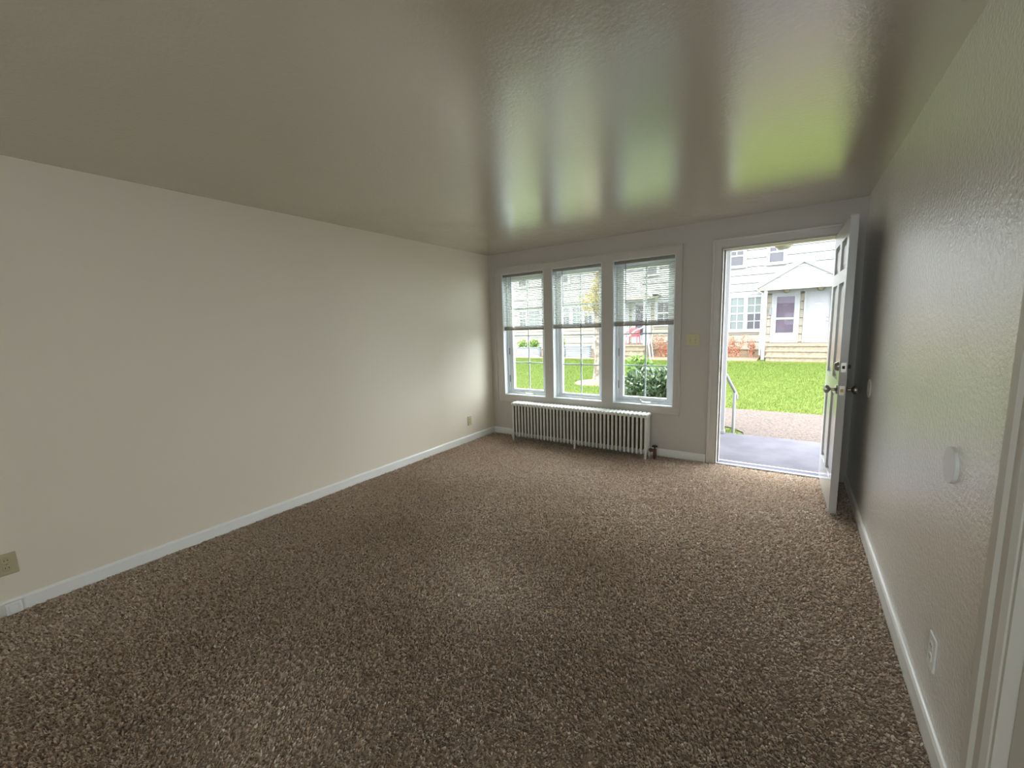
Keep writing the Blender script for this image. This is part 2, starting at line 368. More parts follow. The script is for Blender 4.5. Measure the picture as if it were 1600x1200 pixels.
# ------------------------------------------------------------------ front door frame and door
def door_casing():
    mb = MB(); y0 = D-.018; w = .082
    prof = [(0,0),(0,-.012),(.010,-.016),(.060,-.018),(.064,-.026),(w-.004,-.028),(w,-.022),(w,0)]   # (distance from opening, y offset)
    x0 = DX0-.004; x1 = DX1+.004; zt = DZ1+.004
    def sweep(path):   # path of (x,z, nx,nz) mitred corners
        vs = []; fs = []; n = len(prof)
        for (x, z, nx, nz) in path:
            for d, yo in prof: vs.append((x+nx*d, D+yo, z+nz*d))
        for i in range(len(path)-1):
            for k in range(n): fs.append((i*n+k, i*n+(k+1) % n, (i+1)*n+(k+1) % n, (i+1)*n+k))
        fs.append(tuple(range(n))); fs.append(tuple((len(path)-1)*n+k for k in range(n)))
        mb.add(vs, fs)
    sweep([(x0,0,-1,0), (x0,zt,-1,1), (x1,zt,1,1), (x1,0,1,0)])
    S(mb.build('trim_2', M_CASING))
    # jambs with stop
    mb = MB(); j = .006
    for (p, q) in ((DX0, DX0+j), (DX1-j, DX1)): mb.box(p, q, D-.014, YO+.02, 0, DZ1)
    mb.box(DX0+j, DX1-j, D-.014, YO+.02, DZ1-j, DZ1)
    mb.box(DX0+j, DX0+j+.014, D+.052, D+.105, 0, DZ1-j); mb.box(DX1-j-.014, DX1-j, D+.052, D+.105, 0, DZ1-j); mb.box(DX0+j+.014, DX1-j-.014, D+.052, D+.105, DZ1-j-.006, DZ1-j)
    S(mb.build('trim_3', M_CASING))
    mb = MB(); mb.box(DX0+j, DX0+j+.006, D+.044, D+.052, 0, DZ1-j); S(mb.build('trim_4', mat('weatherstrip', (.09,.08,.07), .8)))
    # threshold
    S(MB().prism([(D-.01,-.03),(D-.01,.008),(D+.004,.012),(D+.022,.012),(D+.022,-.03)], 0, DX0+j, DX1-j).build('trim_5', mat('threshold_pale', (.30,.31,.33), .35)))
    S(MB().prism([(D+.022,-.03),(D+.022,.006),(YO-.02,.000),(YO+.035,-.03),(YO+.035,-.05),(D+.022,-.05)], 0, DX0+j, DX1-j).build('trim_8', mat('door_sill_paint', (.085,.085,.115), .7, spec=.1)))
    s = empty('strike_plate', (DX0+j, D+.026, .95)); tag(s, 'small brass strike plate on the left door jamb', 'strike plate')
    MB().box(DX0+j, DX0+j+.002, D+.012, D+.042, .915, .985).build('plate', M_BRASS, s)
    MB().box(DX0+j+.0015, DX0+j+.0028, D+.020, D+.034, .935, .965).build('latch_hole', M_SLOT, s)
door_casing()

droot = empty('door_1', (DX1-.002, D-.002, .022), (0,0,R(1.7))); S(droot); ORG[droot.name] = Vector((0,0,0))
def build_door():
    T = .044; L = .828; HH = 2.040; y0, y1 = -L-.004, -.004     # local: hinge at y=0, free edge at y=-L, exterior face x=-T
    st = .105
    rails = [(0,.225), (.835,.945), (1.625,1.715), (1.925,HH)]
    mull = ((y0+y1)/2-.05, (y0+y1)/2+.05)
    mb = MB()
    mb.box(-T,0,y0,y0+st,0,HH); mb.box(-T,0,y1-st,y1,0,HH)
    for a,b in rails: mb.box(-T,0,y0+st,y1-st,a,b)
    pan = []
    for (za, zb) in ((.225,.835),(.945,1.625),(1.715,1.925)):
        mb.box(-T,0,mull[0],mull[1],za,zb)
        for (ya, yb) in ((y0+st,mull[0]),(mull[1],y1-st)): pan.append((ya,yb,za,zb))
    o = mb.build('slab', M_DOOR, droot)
    for (ya,yb,za,zb) in pan:
        m2 = MB(); e = .030; g = .020; c = .016; i_ = .003
        for s_, xf in ((-1,-T),(1,0)):
            # recessed ground, bevelled field
            xr = xf - s_*g*.9; xt = xf - s_*c*.6
            vs = [(xf,ya,za),(xf,yb,za),(xf,yb,zb),(xf,ya,zb), (xr,ya+i_,za+i_),(xr,yb-i_,za+i_),(xr,yb-i_,zb-i_),(xr,ya+i_,zb-i_),
                  (xt,ya+.012+e,za+.012+e),(xt,yb-.012-e,za+.012+e),(xt,yb-.012-e,zb-.012-e),(xt,ya+.012+e,zb-.012-e)]
            fs = [(i,(i+1)%4,4+(i+1)%4,4+i) for i in range(4)] + [(4+i,4+(i+1)%4,8+(i+1)%4,8+i) for i in range(4)] + [(8,9,10,11)]
            m2.add(vs, fs)
        m2.build('panel', M_DOOR, droot)
    yk = y0+.062; zk = .885; zd = 1.045
    # knob set
    for s_, xf, nm in ((-1,-T,'door_knob'), (1,0,'door_knob')):
        prof = [(.0,0),(.032,0),(.033,.004),(.024,.009),(.011,.012),(.010,.034),(.014,.038),(.026,.046),(.029,.056),(.027,.066),(.016,.072),(0,.073)]
        MB().lathe(prof, (xf,yk,zk), (s_,0,0), 24).build(nm, M_STEEL, droot, smooth=True)
    # deadbolt: outside tapered cylinder, inside small thumb-turn
    bo = MB().lathe([(0,0),(.032,0),(.032,.006),(.026,.020),(.023,.024),(0,.024)], (-T,yk,zd), (-1,0,0), 24).build('deadbolt', M_STEEL, droot, smooth=True)
    MB().lathe([(0,0),(.008,0),(.008,.0015),(0,.0015)], (-T-.024,yk,zd), (-1,0,0), 12).build('keyhole', M_BRASS, bo)
    bi = MB().lathe([(0,0),(.026,0),(.026,.004),(.018,.008),(0,.009)], (0,yk,zd), (1,0,0), 24).build('thumb_turn', M_STEEL, droot, smooth=True)
    MB().box(.008,.024,yk-.004,yk+.004,zd-.012,zd+.012).build('turn_piece', M_BLACK, bi, bevel=.003)
    # edge plates
    for z, h in ((zk,.032),(zd,.032)):
        p = MB().box(-T/2-.014,-T/2+.014,y0-.0018,y0+.001,z-h,z+h).build('latch_plate', M_PLATE, droot)
        MB().box(-T/2-.008,-T/2+.008,y0-(.010 if z == zk else .003),y0-.001,z-.011,z+.011).build('latch_bolt', M_BRASS if z == zk else M_SLOT, p, bevel=.002)
    for z in (.22, 1.02, 1.80):
        m2 = MB(); m2.tube([(-.001,.003,z-.045),(-.001,.003,z+.045)], .0055, 8); m2.build('hinge', M_PLATE, droot, smooth=True)
build_door()

# side doorway in the right wall
def side_doorway():
    mb = MB(); w = .098; prof = [(0,0),(0,-.010),(.014,-.017),(.055,-.014),(.062,-.022),(w-.006,-.024),(w,-.016),(w,0)]
    path = [(SD1,0,1,0),(SD1,SDZ,1,1),(SD0,SDZ,-1,1),(SD0,0,-1,0)]
    vs = []; fs = []; n = len(prof)
    for (y, z, ny, nz) in path:
        for d, xo in prof: vs.append((W+xo, y+ny*d, z+nz*d))
    for i in range(3):
        for k in range(n): fs.append((i*n+k, i*n+(k+1)%n, (i+1)*n+(k+1)%n, (i+1)*n+k))
    fs.append(tuple(range(n))); fs.append(tuple(3*n+k for k in range(n)))
    mb.add(vs, fs); S(mb.build('trim_6', M_SIDETRIM))
    mb = MB(); j = .012
    mb.box(W-.006, W+.12, SD1-j, SD1, 0, SDZ); mb.box(W-.006, W+.12, SD0, SD0+j, 0, SDZ); mb.box(W-.006, W+.12, SD0+j, SD1-j, SDZ-j, SDZ)
    mb.box(W+.065, W+.09, SD1-j-.02, SD1-j, 0, SDZ-j)
    S(mb.build('trim_7', M_SIDETRIM))
    d = S(empty('door_2', (W+.02, SD0+j, .012)))
    a, b = SD0+j+.003, SD1-j-.003
    mb = MB(); x0, x1 = W+.018, W+.058; st = .11
    mb.box(x0,x1,a,a+st,.012,SDZ-j-.003); mb.box(x0,x1,b-st,b,.012,SDZ-j-.003)
    for z0, z1 in ((.012,.24),(.92,1.03),(1.9,SDZ-j-.003)): mb.box(x0,x1,a+st,b-st,z0,z1)
    mb.build('slab', M_SIDETRIM, d, bevel=.002)
    for z0, z1 in ((.24,.92),(1.03,1.9)): MB().box(x0+.012,x1-.012,a+st,b-st,z0,z1).build('panel', M_SIDETRIM, d)
    m2 = MB(); m2.tube([(W-.002,SD1-.010,.17),(W-.002,SD1-.010,.26)], .006, 8); m2.build('hinge', M_PLATE, d, smooth=True)
side_doorway()

# ------------------------------------------------------------------ carpet (pile of real tufts)
def carpet():
    cams = np.array([3.3247, 0.0])
    def lowf(x, y, s, seed):
        r_ = np.random.default_rng(seed); o = 0
        for k in range(7):
            a = r_.uniform(0, 2*np.pi); fr = s*r_.uniform(.5, 1.8); o = o + np.sin((x*np.cos(a)+y*np.sin(a))*fr + r_.uniform(0, 6.28))
        return o/3.0
    zones = [(-.3, 1.6, 19000, .0085, 4), (1.6, 2.7, 17000, .0095, 3), (2.7, D, 14000, .0115, 2)]   # (y0, y1, tufts per m2, blade width, blades per tuft)
    Vs = []; Ts = []
    for ya, yb, dens, wdt, nb in zones:
        N0 = int(dens*(yb-ya)*W); cx = rng.uniform(.018, W-.018, N0); cyy = rng.uniform(ya, yb, N0)
        k = cyy < D-.018; cx = cx[k]; cyy = cyy[k]; N0 = len(cx)
        nap = lowf(cx, cyy, 2.4, 3); nap2 = lowf(cx, cyy, 5.5, 11)
        cdir = -.9 + .9*nap + .35*nap2 + rng.normal(0, .65, N0); clean = .66+.16*np.clip(nap2, -1, 1)+rng.normal(0, .22, N0)
        ctone = .48+.15*rng.normal(0, 1, N0)+.05*nap2
        rep = lambda a: np.repeat(a, nb)
        N = N0*nb; x = rep(cx)+rng.normal(0, .0022, N); y = rep(cyy)+rng.normal(0, .0022, N)
        dirn = rep(cdir)+rng.normal(0, .35, N); lean = (rep(clean)+rng.normal(0, .15, N)).clip(0, 1.15)
        ln = rng.uniform(.012, .019, N)
        face = dirn + np.pi/2 + rng.normal(0, .6, N)
        bx = np.stack([np.cos(face), np.sin(face), np.zeros(N)], 1)*(wdt*rng.uniform(.25, .5, N))[:, None]
        tip = np.stack([np.cos(dirn)*np.sin(lean), np.sin(dirn)*np.sin(lean), np.cos(lean)], 1)*ln[:, None]
        p = np.stack([x, y, np.full(N, -.011)], 1)
        q = np.stack([p-bx, p+bx, p+tip+bx*.8, p+tip-bx*.8], 1)
        q[..., 0] = q[..., 0].clip(.0145, W-.0145)
        Vs.append(q.reshape(-1, 3)); Ts.append((rep(ctone)+rng.normal(0, .045, N)).clip(0, 1))
    m = tone_mat('brown_carpet_pile', [(.22,.14,.09), (.46,.335,.23), (.67,.54,.42), (.84,.73,.62), (.96,.90,.83)], .5, .45, .35, .6)
    base = MB().box(.014, W-.014, YR, D-.014, -.012, -.006).build('carpet', mat('carpet_backing', (.36,.27,.20), .95, bump=(160,.8,.004)), origin=(W/2, 1.5, -.012))
    tag(base, 'brown shaggy wall-to-wall carpet covering the whole floor', 'carpet', kind='stuff')
    pile = fast_mesh('pile', np.concatenate(Vs), 4, m, parent=base, attr=np.concatenate(Ts))
    tag(pile, kind='stuff')
carpet()

# ------------------------------------------------------------------ radiator
def radiator():
    x0, pitch, n = .432, .0448, 38; yf, yb = 4.180, 4.335; zt = .478
    root = empty('radiator', (x0+n*pitch/2, (yf+yb)/2, 0)); tag(root, 'long white cast iron column radiator below the three windows', 'radiator')
    def section(cx, leg):
        mb = MB(); hw = .0215; zb = .048
        yc = [yf+.016, yf+.057, yf+.098, yb-.016] if leg else [yf+.016, yb-.016]
        for zc, s_ in ((zt-.026, 1), (zb+.026, -1)):
            ya_ = yf if s_ > 0 else yf+.030
            prof = []                      # header profile in (y,z): rounded ends
            for k in range(9):
                t = math.pi/2 + math.pi*k/8; prof.append((ya_+.020+.020*math.cos(t), zc+.024*math.sin(t)))
            for k in range(9):
                t = -math.pi/2 + math.pi*k/8; prof.append((yb-.020+.020*math.cos(t), zc+.024*math.sin(t)))
            m = len(prof); cyy = (ya_+yb)/2; vs = []; fs = []
            h_ = hw if s_ > 0 else hw*.6
            for (dx, sc_) in ((-h_,.45),(-h_*.8,.75),(-h_*.35,1),(h_*.35,1),(h_*.8,.75),(h_,.45)):
                for (py, pz) in prof: vs.append((cx+dx, cyy+(py-cyy)*(.88+.12*sc_), zc+(pz-zc)*sc_))
            for i in range(5):
                for k in range(m): fs.append((i*m+k, i*m+(k+1)%m, (i+1)*m+(k+1)%m, (i+1)*m+k))
            fs.append(tuple(range(m))); fs.append(tuple(5*m+k for k in range(m)))
            mb.add(vs, fs)
        r1 = .0118
        for yy in yc:
            zl = zb-.004 if yy < yf+.03 else zb+.012
            mb.tube([(cx,yy,zl),(cx,yy,zl+.010),(cx,yy,zl+.05),(cx,yy,zt-.06),(cx,yy,zt-.02)], [.007,.0135,r1,r1,.015], 10)
        for yy in (yf+.012, yb-.012):
            if leg: mb.tube([(cx,yy,zb+.03),(cx,yy,.03),(cx,yy,-.006)], [.015,.012,.015], 10)
        # joint hubs
        for zc in (zt-.028, zb+.024): mb.tube([(cx-pitch/2-.0005,(yf+yb)/2,zc),(cx+pitch/2+.0005,(yf+yb)/2,zc)], .017, 10)
        return mb
    plain = section(x0+pitch*1.5, False).build('section', M_RAD, root, smooth=True)
    legm = section(x0+pitch*.5, True).build('section', M_RAD, root, smooth=True)
    for i in range(n):
        src = legm if i in (0, 19, n-1) else plain; base_i = 0 if src is legm else 1
        if i == base_i: continue
        c = src.copy(); COL.objects.link(c); c.parent = root; c.location.x += (i-base_i)*pitch; ORG[c.name] = ORG[root.name]
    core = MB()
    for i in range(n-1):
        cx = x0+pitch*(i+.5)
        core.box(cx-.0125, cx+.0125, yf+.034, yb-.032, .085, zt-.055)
    c_ = core.build('inner_columns', mat('gap_shade_brown', (.16,.12,.085), .8, bump=(60,.3,.002)), root, bevel=.006)  # shade in the gaps is put into the core's dark brown colour
    tag(c_, 'inner columns coloured dark brown for the gap shade between the white front tubes')
    # right end: valve with black hand wheel
    xe = x0+n*pitch; yv = 4.258; zh = .086
    mb = MB(); mb.tube([(xe-.002,yv,zh),(xe+.035,yv,zh)], .014, 12); mb.lathe([(0,0),(.020,0),(.022,.012),(.020,.024),(0,.024)], (xe+.006,yv,zh), (1,0,0), 6)
    mb.tube([(xe+.058,yv,-.008),(xe+.058,yv,.05),(xe+.058,yv,.105)], [.013,.019,.017], 12); mb.tube([(xe+.03,yv,zh),(xe+.058,yv,zh)], .015, 12)
    v = mb.build('valve', M_COPPER, root, smooth=True)
    tag(v, 'brown copper valve body')
    MB().lathe([(0,0),(.006,0),(.006,.022),(.026,.022),(.030,.028),(.026,.036),(.010,.038),(0,.038)], (xe+.058,yv,.102), (0,0,1), 16).build('hand_wheel', M_BLACK, v, smooth=True)
    # left end: return elbow
    mb = MB(); mb.tube([(x0+.002,yv,zh),(x0-.025,yv,zh),(x0-.032,yv,zh-.010),(x0-.034,yv,zh-.03),(x0-.034,yv,-.008)], .012, 10)
    mb.lathe([(0,0),(.019,0),(.019,.02),(0,.02)], (x0-.024,yv,zh), (1,0,0), 6)
    mb.build('return_elbow', M_RAD, root, smooth=True)
radiator()
mb = MB(); pts = []
for k in range(13):
    t = k/12; pts.append((.425-.085*math.sin(math.pi*t)**.8, 4.352, .03+.26*t+.0))
mb.tube([(.372,4.352,-.006)]+[(.385,4.352,.012)]+pts, .0035, 6)
tag(mb.build('loose_cable', M_BLACK, origin=(.40,4.352,0), smooth=True), 'thin black cable looping out of the carpet behind the radiator\'s left end', 'cable')

# ------------------------------------------------------------------ wall plates
def plate(mb, axis, fixed, sign, u, z, hw, hh, t=.006):
    if axis == 0:
        a, b = sorted((fixed, fixed+sign*t)); mb.box(a, b, u-hw, u+hw, z-hh, z+hh)
    else:
        a, b = sorted((fixed, fixed+sign*t)); mb.box(u-hw, u+hw, a, b, z-hh, z+hh)
def outlet(axis, fixed, sign, u, z, m, label, hw=.036, hh=.058):
    loc = (fixed, u, z) if axis == 0 else (u, fixed, z)
    root = empty('wall_outlet', loc); tag(root, label, 'outlet')
    mb = MB(); plate(mb, axis, fixed, sign, u, z, hw, hh); mb.build('cover_plate', m, root, bevel=.0025)
    for dz in (.020, -.020):
        mb = MB(); n = (sign,0,0) if axis == 0 else (0,sign,0)
        o = (fixed+sign*.005, u, z+dz) if axis == 0 else (u, fixed+sign*.005, z+dz)
        mb.lathe([(0,0),(.0165,0),(.0165,.0018),(.015,.003),(0,.003)], o, n, 20); s_ = mb.build('socket', m, root)
        for du in (-.006, .006):
            m2 = MB(); plate(m2, axis, fixed+sign*.0075, sign, u+du, z+dz+.002, .0012, .004, .0012); m2.build('slot', M_SLOT, s_)
    m2 = MB(); n = (sign,0,0) if axis == 0 else (0,sign,0); o = (fixed+sign*.0055,u,z) if axis == 0 else (u,fixed+sign*.0055,z)
    m2.lathe([(0,0),(.003,0),(.002,.0012),(0,.0012)], o, n, 10); m2.build('screw', M_BRASS, root)
outlet(0, 0, 1, .146, .266, M_TAN, 'tan duplex outlet low on the left wall, cut by the photo\'s left edge')
outlet(0, 0, 1, 3.880, .258, M_IVORY, 'ivory duplex outlet low on the left wall near the far corner')
outlet(0, W, -1, 1.792, .288, M_WPL, 'white duplex outlet low on the right wall beside the doorway trim')
def switch():
    u, z = 2.5105, 1.2305; root = empty('light_switch', (u, D, z)); tag(root, 'ivory double light switch plate between the windows and the front door', 'light switch')
    mb = MB(); plate(mb, 1, D, -1, u, z, .064, .060); mb.build('cover_plate', M_IVORY, root, bevel=.003)
    for du in (-.023, .023):
        mb = MB(); mb.prism([(D-.006,z-.010),(D-.017,z+.006),(D-.015,z+.010),(D-.006,z+.010)], 0, u+du-.0045, u+du+.0045); mb.build('toggle', M_IVORY, root, bevel=.001)
        for dz in (-.030, .030):
            m2 = MB(); m2.lathe([(0,0),(.003,0),(.002,.0012),(0,.0012)], (u+du,D-.0058,z+dz), (0,-1,0), 10); m2.build('screw', M_BRASS, root)
switch()
mb = MB(); mb.lathe([(0,0),(.058,0),(.0585,.009),(.057,.0105),(0,.0108)], (W,1.815,.928), (-1,0,0), 48)
tag(mb.build('cover_disc', M_WPL, origin=(W,1.815,.928), smooth=True), 'round white blank cover plate standing out from the right wall', 'wall plate')
mb = MB(); mb.lathe([(0,0),(.060,0),(.062,.003),(.058,.006),(.050,.006),(.046,.003),(0,.003)], (W,3.565,.930), (-1,0,0), 40)
tag(mb.build('door_bumper', M_WPL, origin=(W,3.565,.930), smooth=True), 'flat round door knob bumper painted on the right wall behind the open door', 'door bumper')
j = empty('phone_jack', (.014, .141, .035)); tag(j, 'small white jack box stuck on the left baseboard', 'phone jack')
MB().box(.014, .032, .112, .170, .002, .066).build('jack_box', M_WPL, j, bevel=.003)
MB().box(.032, .034, .124, .158, .012, .052).build('jack_cover', M_WPL, j, bevel=.001)

# ================================================================== OUTSIDE
G = -.20
# ---- our own porch
S(MB().box(2.25, 4.75, YO, 5.93, -.35, -.05).build('porch_slab', M_STOOP, bevel=.01))
S(MB().box(2.20, 4.80, YO, 6.05, 2.44, 2.56).build('porch_ceiling', M_OTRIM))
S(MB().box(2.20, 4.80, 5.86, 5.96, 2.305, 2.44).build('porch_beam', M_OTRIM))
for x, lab in ((2.612, 'slim white porch post just outside the door, on the left'), (4.60, 'slim white porch post at the right end of our porch slab')):
    mb = MB(); mb.box(x-.032, x+.032, 5.86, 5.92, -.05, 2.305); mb.box(x-.042, x+.042, 5.85, 5.928, -.05, -.01); mb.box(x-.042, x+.042, 5.85, 5.93, 2.26, 2.305)
    tag(mb.build('porch_post', M_OTRIM, origin=(x,5.89,-.05), bevel=.004), lab, 'post')
h = empty('handrail', (2.65, 6.2, G)); tag(h, 'white metal handrail sloping down beside the porch step', 'handrail')
mb = MB(); mb.tube([(2.632,5.925,.725),(2.655,6.16,.60),(2.700,6.50,.395),(2.706,6.56,.36),(2.708,6.58,.30)], .021, 10)
mb.build('rail', M_OTRIM, h, smooth=True)
mb = MB(); mb.tube([(2.692,6.46,.41),(2.692,6.46,G)], .020, 10); mb.lathe([(0,0),(.045,0),(.045,.012),(0,.012)], (2.692,6.46,G), (0,0,1), 16)
mb.build('rail_post', M_OTRIM, h, smooth=True)
pl = empty('porch_light', (3.205, 5.18, 2.44)); tag(pl, 'cream globe ceiling light of our own porch, half hidden by the door head', 'porch light')
MB().lathe([(0,0),(.07,0),(.075,.02),(.06,.05),(.045,.09),(0,.09)], (3.205,5.18,2.44), (0,0,-1), 24).build('base', M_OTRIM, pl, smooth=True)
MB().lathe([(0,.085)] + [(.105*math.sin(math.pi*k/16), .210-.120*math.cos(math.pi*k/16)) for k in range(2,15)] + [(0,.32)], (3.205,5.18,2.44), (0,0,-1), 28).build('globe', M_GLOBE, pl, smooth=True)

# ---- ground
def flat(name, poly, z, m, thick=.12):
    return MB().prism(poly, 2, z-thick, z).build(name, m)
S(flat('lawn', [(-30,YO),(20,YO),(20,45),(-30,45)], G-.005, M_GROUND, .3))
S(flat('sidewalk', [(-20,6.95),(2.35,6.95),(2.62,6.85),(2.80,6.62),(2.86,6.3),(2.88,5.93),(5.4,5.93),(5.4,6.95),(14,6.95),(14,8.42),(-20,8.32)], G+.012, M_CONC, .1))
S(flat('garden_bed', [(-16,18.3),(-4.9,18.3),(-2.3,18.5),(2.2,18.9),(2.2,20.95),(-16,20.95)], G+.03, M_STRAW, .1))
mu = MB(); mu.lathe([(0,0),(.62,0),(.50,.05),(.25,.09),(0,.10)], (-1.20,10.75,G-.01), (0,0,1), 24)
tag(mu.build('mulch_ring', M_MULCH, origin=(-1.2,10.75,G), smooth=True), 'low mound of brown bark mulch around the tree trunk', 'mulch', kind='stuff')

def blades(name, n, region, hgt, wid, m, z0, density_fn=None):
    x = rng.uniform(region[0], region[1], n); y = rng.uniform(region[2], region[3], n)
    if density_fn is not None: k = density_fn(x, y); x = x[k]; y = y[k]
    N = len(x); a = rng.uniform(0, 2*np.pi, N); ln = rng.uniform(.6, 1.2, N)*hgt; lean = rng.uniform(.1, .9, N); d = rng.uniform(0, 2*np.pi, N)
    s = (1+(y-8)*.10).clip(1, 2.2)
    bx = np.stack([np.cos(a), np.sin(a), 0*a], 1)*(wid*s)[:, None]
    tip = np.stack([np.cos(d)*np.sin(lean)*ln, np.sin(d)*np.sin(lean)*ln, np.cos(lean)*ln], 1)
    p = np.stack([x, y, np.full(N, z0)], 1)
    V = np.stack([p-bx, p+bx, p+tip], 1).reshape(-1, 3)
    o = fast_mesh(name, V, 3, m, attr=rng.beta(2, 2, N))
    return o
M_BLADE = tone_mat('grass_blades', [(.042,.070,.012), (.092,.128,.026), (.17,.205,.06)], .7, .05, .35)
g1 = blades('grass', 150000, (-12, 5.2, 8.40, 18.2), .055, .006, M_BLADE, G-.006, lambda x, y: (x > -12+(18.2-y)*.75) & ((x+1.2)**2+(y-10.75)**2 > .33))
tag(g1, 'bright green mown lawn between the sidewalk and the building opposite', 'grass', kind='stuff')
g2 = blades('grass', 9000, (.2, 2.74, 4.7, 6.75), .05, .005, M_BLADE, G-.006, lambda x, y: (x < 2.2) | (y > 5.98))
tag(g2, 'small patch of green grass beside the handrail and porch step', 'grass', kind='stuff')

# ---- leaf clouds
def leaves(centers, radii, n, size, squash=1.0, seed=1, shell=.55):
    r_ = np.random.default_rng(seed); Cn = np.array(centers); Rn = np.array(radii)
    if Rn.ndim == 1: Rn = np.repeat(Rn[:, None], 3, 1)
    vol = Rn.prod(1); idx = r_.choice(len(Cn), n, p=vol/vol.sum())
    d = r_.normal(size=(n, 3)); d /= np.linalg.norm(d, axis=1)[:, None]
    rr = (shell + (1-shell)*r_.random(n)**.6)[:, None]
    p = Cn[idx] + d*rr*Rn[idx]
    a = d + r_.normal(0, .6, (n, 3)); a[:, 2] += .2; a /= np.linalg.norm(a, axis=1)[:, None]       # leaf direction
    u = np.cross(a, r_.normal(size=(n, 3))); u /= np.linalg.norm(u, axis=1)[:, None]
    s = (size*r_.uniform(.6, 1.3, n))[:, None]
    V = np.stack([p, p+a*s*.5+u*s*squash*.28, p+a*s, p+a*s*.5-u*s*squash*.28], 1)
    return V.reshape(-1, 3), r_.beta(2, 2, n)
M_RHODO = tone_mat('glossy_dark_leaves', [(.012,.028,.012), (.036,.068,.026), (.09,.125,.06), (.20,.23,.14)], .3, .6, .15)
M_LGREEN = tone_mat('light_green_leaves', [(.04,.09,.013), (.115,.185,.04), (.24,.30,.10)], .5, .3, .3)
M_TREEL = tone_mat('spring_tree_leaves', [(.13,.17,.02), (.23,.23,.04), (.32,.18,.07), (.38,.28,.15)], .5, .3, .4)
M_REDL = tone_mat('red_new_leaves', [(.19,.04,.02), (.28,.09,.05), (.33,.17,.10), (.14,.14,.035)], .5, .3, .3)
M_STEM = mat('brown_stem', (.11,.07,.045), .9)

def bush(name, cx, cy_, cens, rads, n, size, m, label, seed, stems=9, group=None):
    root = empty(name, (cx, cy_, G)); tag(root, label, 'bush', group)
    V, t = leaves(cens, rads, n, size, 1.2, seed); fast_mesh('foliage', V, 4, m, parent=root, attr=t)
    mb = MB(); r_ = random.Random(seed)
    for c in range(stems):
        tc_ = cens[c % len(cens)]
        mb.tube([(cx+r_.uniform(-.12,.12),cy_+r_.uniform(-.1,.1),G-.01), (cx+(tc_[0]-cx)*.5,cy_+(tc_[1]-cy_)*.5,G+(tc_[2]-G)*.5), (tc_[0]+r_.uniform(-.2,.2),tc_[1]+r_.uniform(-.2,.2),tc_[2]+.1)], [.012,.009,.004], 6)
    mb.build('stems', M_STEM, root)
    return root
bush('bush', 1.55, 6.35, [(1.32,6.35,.18),(1.65,6.3,.26),(2.05,6.35,.24),(1.42,6.5,.36),(1.85,6.45,.38)], [.36,.42,.42,.34,.36], 9500, .066, M_RHODO, 'dark green broad-leaved bush right outside the right window', 21, 12)
bush('bush', 1.05, 7.5, [(1.0,7.5,.2),(1.12,7.45,.45),(1.0,7.5,.68)], [.28,.26,.18], 1500, .085, M_LGREEN, 'taller light green bush behind the dark bush, left side of the right window', 22, 8)

# ---- tree
def tree():
    x, y = -1.15, 10.95; root = empty('tree', (x, y, G)); tag(root, 'young tree with mottled trunk in a mulch ring, seen through the middle window', 'tree')
    mb = MB(); pts = [(x,y,G-.02),(x,y,G+.10),(x-.01,y,G+.35),(x+.01,y,.8),(x-.02,y,1.5),(x,y,2.2),(x+.02,y,3.0),(x,y,4.2),(x-.05,y,5.6)]
    mb.tube(pts, [.28,.20,.155,.145,.14,.13,.10,.06,.015], 14); mb.build('trunk', M_BARK, root, smooth=True)
    mb = MB(); cens = []; rads = []; r_ = random.Random(5)
    for k in range(22):
        z0 = 1.75+.16*k; a = r_.uniform(0, 6.28); L_ = r_.uniform(.15, .38) if z0 < 2.9 else r_.uniform(.5, 1.1)
        e = (x+math.cos(a)*L_, y+math.sin(a)*L_, z0+L_*r_.uniform(.4,.9))
        mb.tube([(x,y,z0),(x+math.cos(a)*L_*.5,y+math.sin(a)*L_*.5,z0+L_*.35),e], [.025,.016,.006], 6)
        cens.append(e); rads.append(r_.uniform(.14,.30)); cens.append(((x+e[0])/2,(y+e[1])/2,z0+L_*.4)); rads.append(r_.uniform(.08,.16))
    mb.build('branches', M_BARK, root, smooth=True)
    V, t = leaves(cens, rads, 4200, .075, 1.2, 9, .2); fast_mesh('foliage', V, 4, M_TREEL, parent=root, attr=t)
tree()

